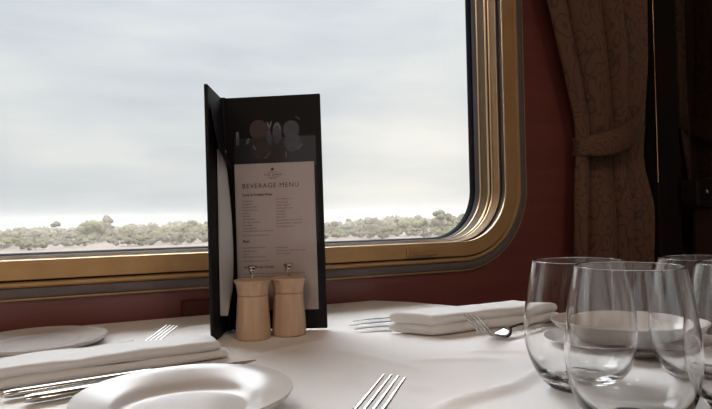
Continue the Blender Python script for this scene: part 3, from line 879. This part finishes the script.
protos = [shrub('scrub_bush', LAB, 'bush', rng, 2.6, 2.1, 11, LM[k % 3], 0.0, GRP) for k in range(4)]
def az_of(px): return TH + math.atan((px - 356) / 590)
first = [True] * 4
count = 0
for band, (d0, d1, step, sc) in enumerate(((112, 135, 8, 1.0), (150, 185, 9, 1.15), (80, 102, 8.5, 0.72))):
    px = -24.0
    while px < 490:
        k = rng.randrange(4)
        if first[k]: o = protos[k]; first[k] = False
        else: o = copy_tree(protos[k])
        d = rng.uniform(d0, d1); s = sc * rng.uniform(0.85, 1.2)
        if band < 2 and px > 330: s *= 1.22
        if band < 2 and 110 < px < 215: s *= 1.12
        place(o, az_of(px), d, s, s * rng.uniform(0.85, 1.1))
        px += step * rng.uniform(0.7, 1.4); count += 1
# distinct trees that stand above the belt
t = shrub('lone_tree', 'small flat topped tree rising alone above the scrub, far left of the window', 'tree', rng, 0.95, 3.55, 9, LM[2], 2.45, None, True, 0.28, 0.42); place(t, az_of(56), 118)
t = shrub('broad_tree', 'broad pale green tree mound above the scrub, left of the black menu', 'tree', rng, 2.8, 3.7, 24, LM[1], 0.2, None, True, 0.6, 1.0); place(t, az_of(94), 105)
t = shrub('tall_tree', 'taller grey tree behind the broad pale green mound, left of the black menu', 'tree', rng, 1.5, 4.6, 16, LM[2], 0.8, None, True, 0.45, 0.7); place(t, az_of(108), 125)
t = shrub('round_tree', 'rounded grey tree in the belt just left of the menu folder', 'tree', rng, 2.6, 3.3, 18, LM[0], 0.2, None, True, 0.6, 0.9); place(t, az_of(188), 115)
t = shrub('round_tree', 'rounded grey brown tree in the belt just right of the menu folder', 'tree', rng, 2.4, 3.2, 16, LM[2], 0.1, None, True, 0.6, 0.9); place(t, az_of(372), 115)
t = shrub('green_tree', 'green bushy tree low in the belt, left of the window corner', 'tree', rng, 3.4, 2.9, 22, LM[1], 0.0, None, True, 0.6, 0.9); place(t, az_of(414), 100)
t = shrub('tall_tree', 'tallest tree of the belt, nearest the rounded window corner', 'tree', rng, 2.9, 4.3, 24, LM[0], 0.4, None, True, 0.6, 0.9); place(t, az_of(440), 110)
t = shrub('corner_tree', 'tree cut off by the rounded window corner at lower right', 'tree', rng, 2.4, 3.7, 18, LM[0], 0.2, None, True, 0.6, 0.9); place(t, az_of(466), 112)

# dust hanging over the plain
hz = bpy.data.materials.new('dust_haze'); hz.use_nodes = True
nt = hz.node_tree; nt.nodes.remove(nt.nodes['Principled BSDF'])
vs_ = nt.nodes.new('ShaderNodeVolumeScatter'); vs_.inputs['Color'].default_value = (0.036, 0.0322, 0.028, 1); vs_.inputs['Density'].default_value = 0.029; vs_.inputs['Anisotropy'].default_value = 0.0
nt.links.new(vs_.outputs[0], nt.nodes['Material Output'].inputs['Volume'])
bm = bmesh.new(); box(bm, -150, 320, 32, 150, GZ + 0.05, GZ + 4.6)
o = obj('dust_haze', bm, hz, smooth=False); tag(o, 'pale dust haze hanging low over the plain outside', 'haze', kind='stuff')

hl = hz.copy(); hl.name = 'low_dust'; hl.node_tree.nodes['Volume Scatter'].inputs['Color'].default_value = (0.033, 0.028, 0.023, 1); hl.node_tree.nodes['Volume Scatter'].inputs['Density'].default_value = 0.022
bm = bmesh.new(); box(bm, -100, 260, 44, 100, GZ + 0.06, GZ + 1.3)
o = obj('low_dust', bm, hl, smooth=False); tag(o, 'thicker dust close to the ground in front of the scrub', 'dust', kind='stuff')

# ------------------------------------------------------------------ sky
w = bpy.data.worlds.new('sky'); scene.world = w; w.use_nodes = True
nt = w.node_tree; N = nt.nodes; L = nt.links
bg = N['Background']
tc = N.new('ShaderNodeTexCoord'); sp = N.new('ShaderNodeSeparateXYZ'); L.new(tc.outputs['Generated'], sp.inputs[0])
def ramp(stops, src):
    r = N.new('ShaderNodeValToRGB'); e = r.color_ramp.elements
    e[0].position, e[0].color = stops[0][0], (*stops[0][1], 1); e[1].position, e[1].color = stops[-1][0], (*stops[-1][1], 1)
    for p, c in stops[1:-1]:
        x = e.new(p); x.color = (*c, 1)
    L.new(src, r.inputs['Fac']); return r
base = ramp([(0.0, (0.66, 0.685, 0.69)), (0.05, (0.71, 0.73, 0.73)), (0.10, (0.71, 0.73, 0.73)), (0.22, (0.69, 0.725, 0.75)), (0.40, (0.72, 0.76, 0.80)), (1.0, (0.80, 0.84, 0.88))], sp.outputs['Z'])
mp = N.new('ShaderNodeMapping'); mp.inputs['Scale'].default_value = (1.4, 1.4, 6.0); L.new(tc.outputs['Generated'], mp.inputs['Vector'])
nz = N.new('ShaderNodeTexNoise'); nz.inputs['Scale'].default_value = 2.3; nz.inputs['Detail'].default_value = 6; nz.inputs['Roughness'].default_value = 0.5
L.new(mp.outputs[0], nz.inputs['Vector'])
cloud = ramp([(0.34, (0.90, 0.915, 0.935)), (0.50, (1.0, 1.0, 1.0)), (0.68, (1.12, 1.10, 1.06))], nz.outputs['Fac'])
mu = N.new('ShaderNodeMix'); mu.data_type = 'RGBA'; mu.blend_type = 'MULTIPLY'; mu.inputs[0].default_value = 1.0
L.new(base.outputs[0], mu.inputs[6]); L.new(cloud.outputs[0], mu.inputs[7])
# the hidden sun warms the cloud low over the right part of the plain
sd_ = Vector((math.sin(math.radians(31)), math.cos(math.radians(31)), 0.075)).normalized()
dp = N.new('ShaderNodeVectorMath'); dp.operation = 'DOT_PRODUCT'; dp.inputs[1].default_value = sd_
L.new(tc.outputs['Generated'], dp.inputs[0])
gl = ramp([(0.965, (1.0, 1.0, 1.0)), (0.985, (1.03, 1.02, 1.01)), (1.0, (1.27, 1.21, 1.13))], dp.outputs['Value'])
mg = N.new('ShaderNodeMix'); mg.data_type = 'RGBA'; mg.blend_type = 'MULTIPLY'; mg.inputs[0].default_value = 1.0
L.new(mu.outputs[2], mg.inputs[6]); L.new(gl.outputs[0], mg.inputs[7])
# an overcast sky is brighter toward the zenith
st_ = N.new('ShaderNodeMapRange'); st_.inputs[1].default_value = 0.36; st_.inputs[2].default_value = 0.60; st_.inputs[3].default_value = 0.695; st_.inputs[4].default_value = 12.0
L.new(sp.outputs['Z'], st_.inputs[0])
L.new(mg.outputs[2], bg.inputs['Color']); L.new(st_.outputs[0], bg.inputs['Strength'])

# ------------------------------------------------------------------ warm fill lights without fixtures, added to brighten the dim interior
def fill_light(loc, power, col, label):
    root = thing('ceiling_fill', label, 'fill_light', loc)
    return root
for i, x in enumerate((-1.5, -0.6, 0.3)):
    ld = bpy.data.lights.new('ceiling_fill', 'AREA'); ld.shape = 'DISK'; ld.size = 0.30; ld.energy = 3.8; ld.color = (1.0, 0.78, 0.58)
    lo = bpy.data.objects.new('ceiling_fill', ld); C.objects.link(lo); lo.location = (x, -0.75, ZC - 0.02)

# ------------------------------------------------------------------ view
vs = scene.view_settings
vs.view_transform = 'Standard'; vs.look = 'None'; vs.gamma = 1.0; vs.use_curve_mapping = False; vs.exposure = 0.56
cy = scene.cycles
cy.max_bounces = 16; cy.diffuse_bounces = 5; cy.glossy_bounces = 6; cy.transmission_bounces = 14; cy.transparent_max_bounces = 16; cy.volume_bounces = 1
cy.sample_clamp_indirect = 6.0
cy.use_denoising = True
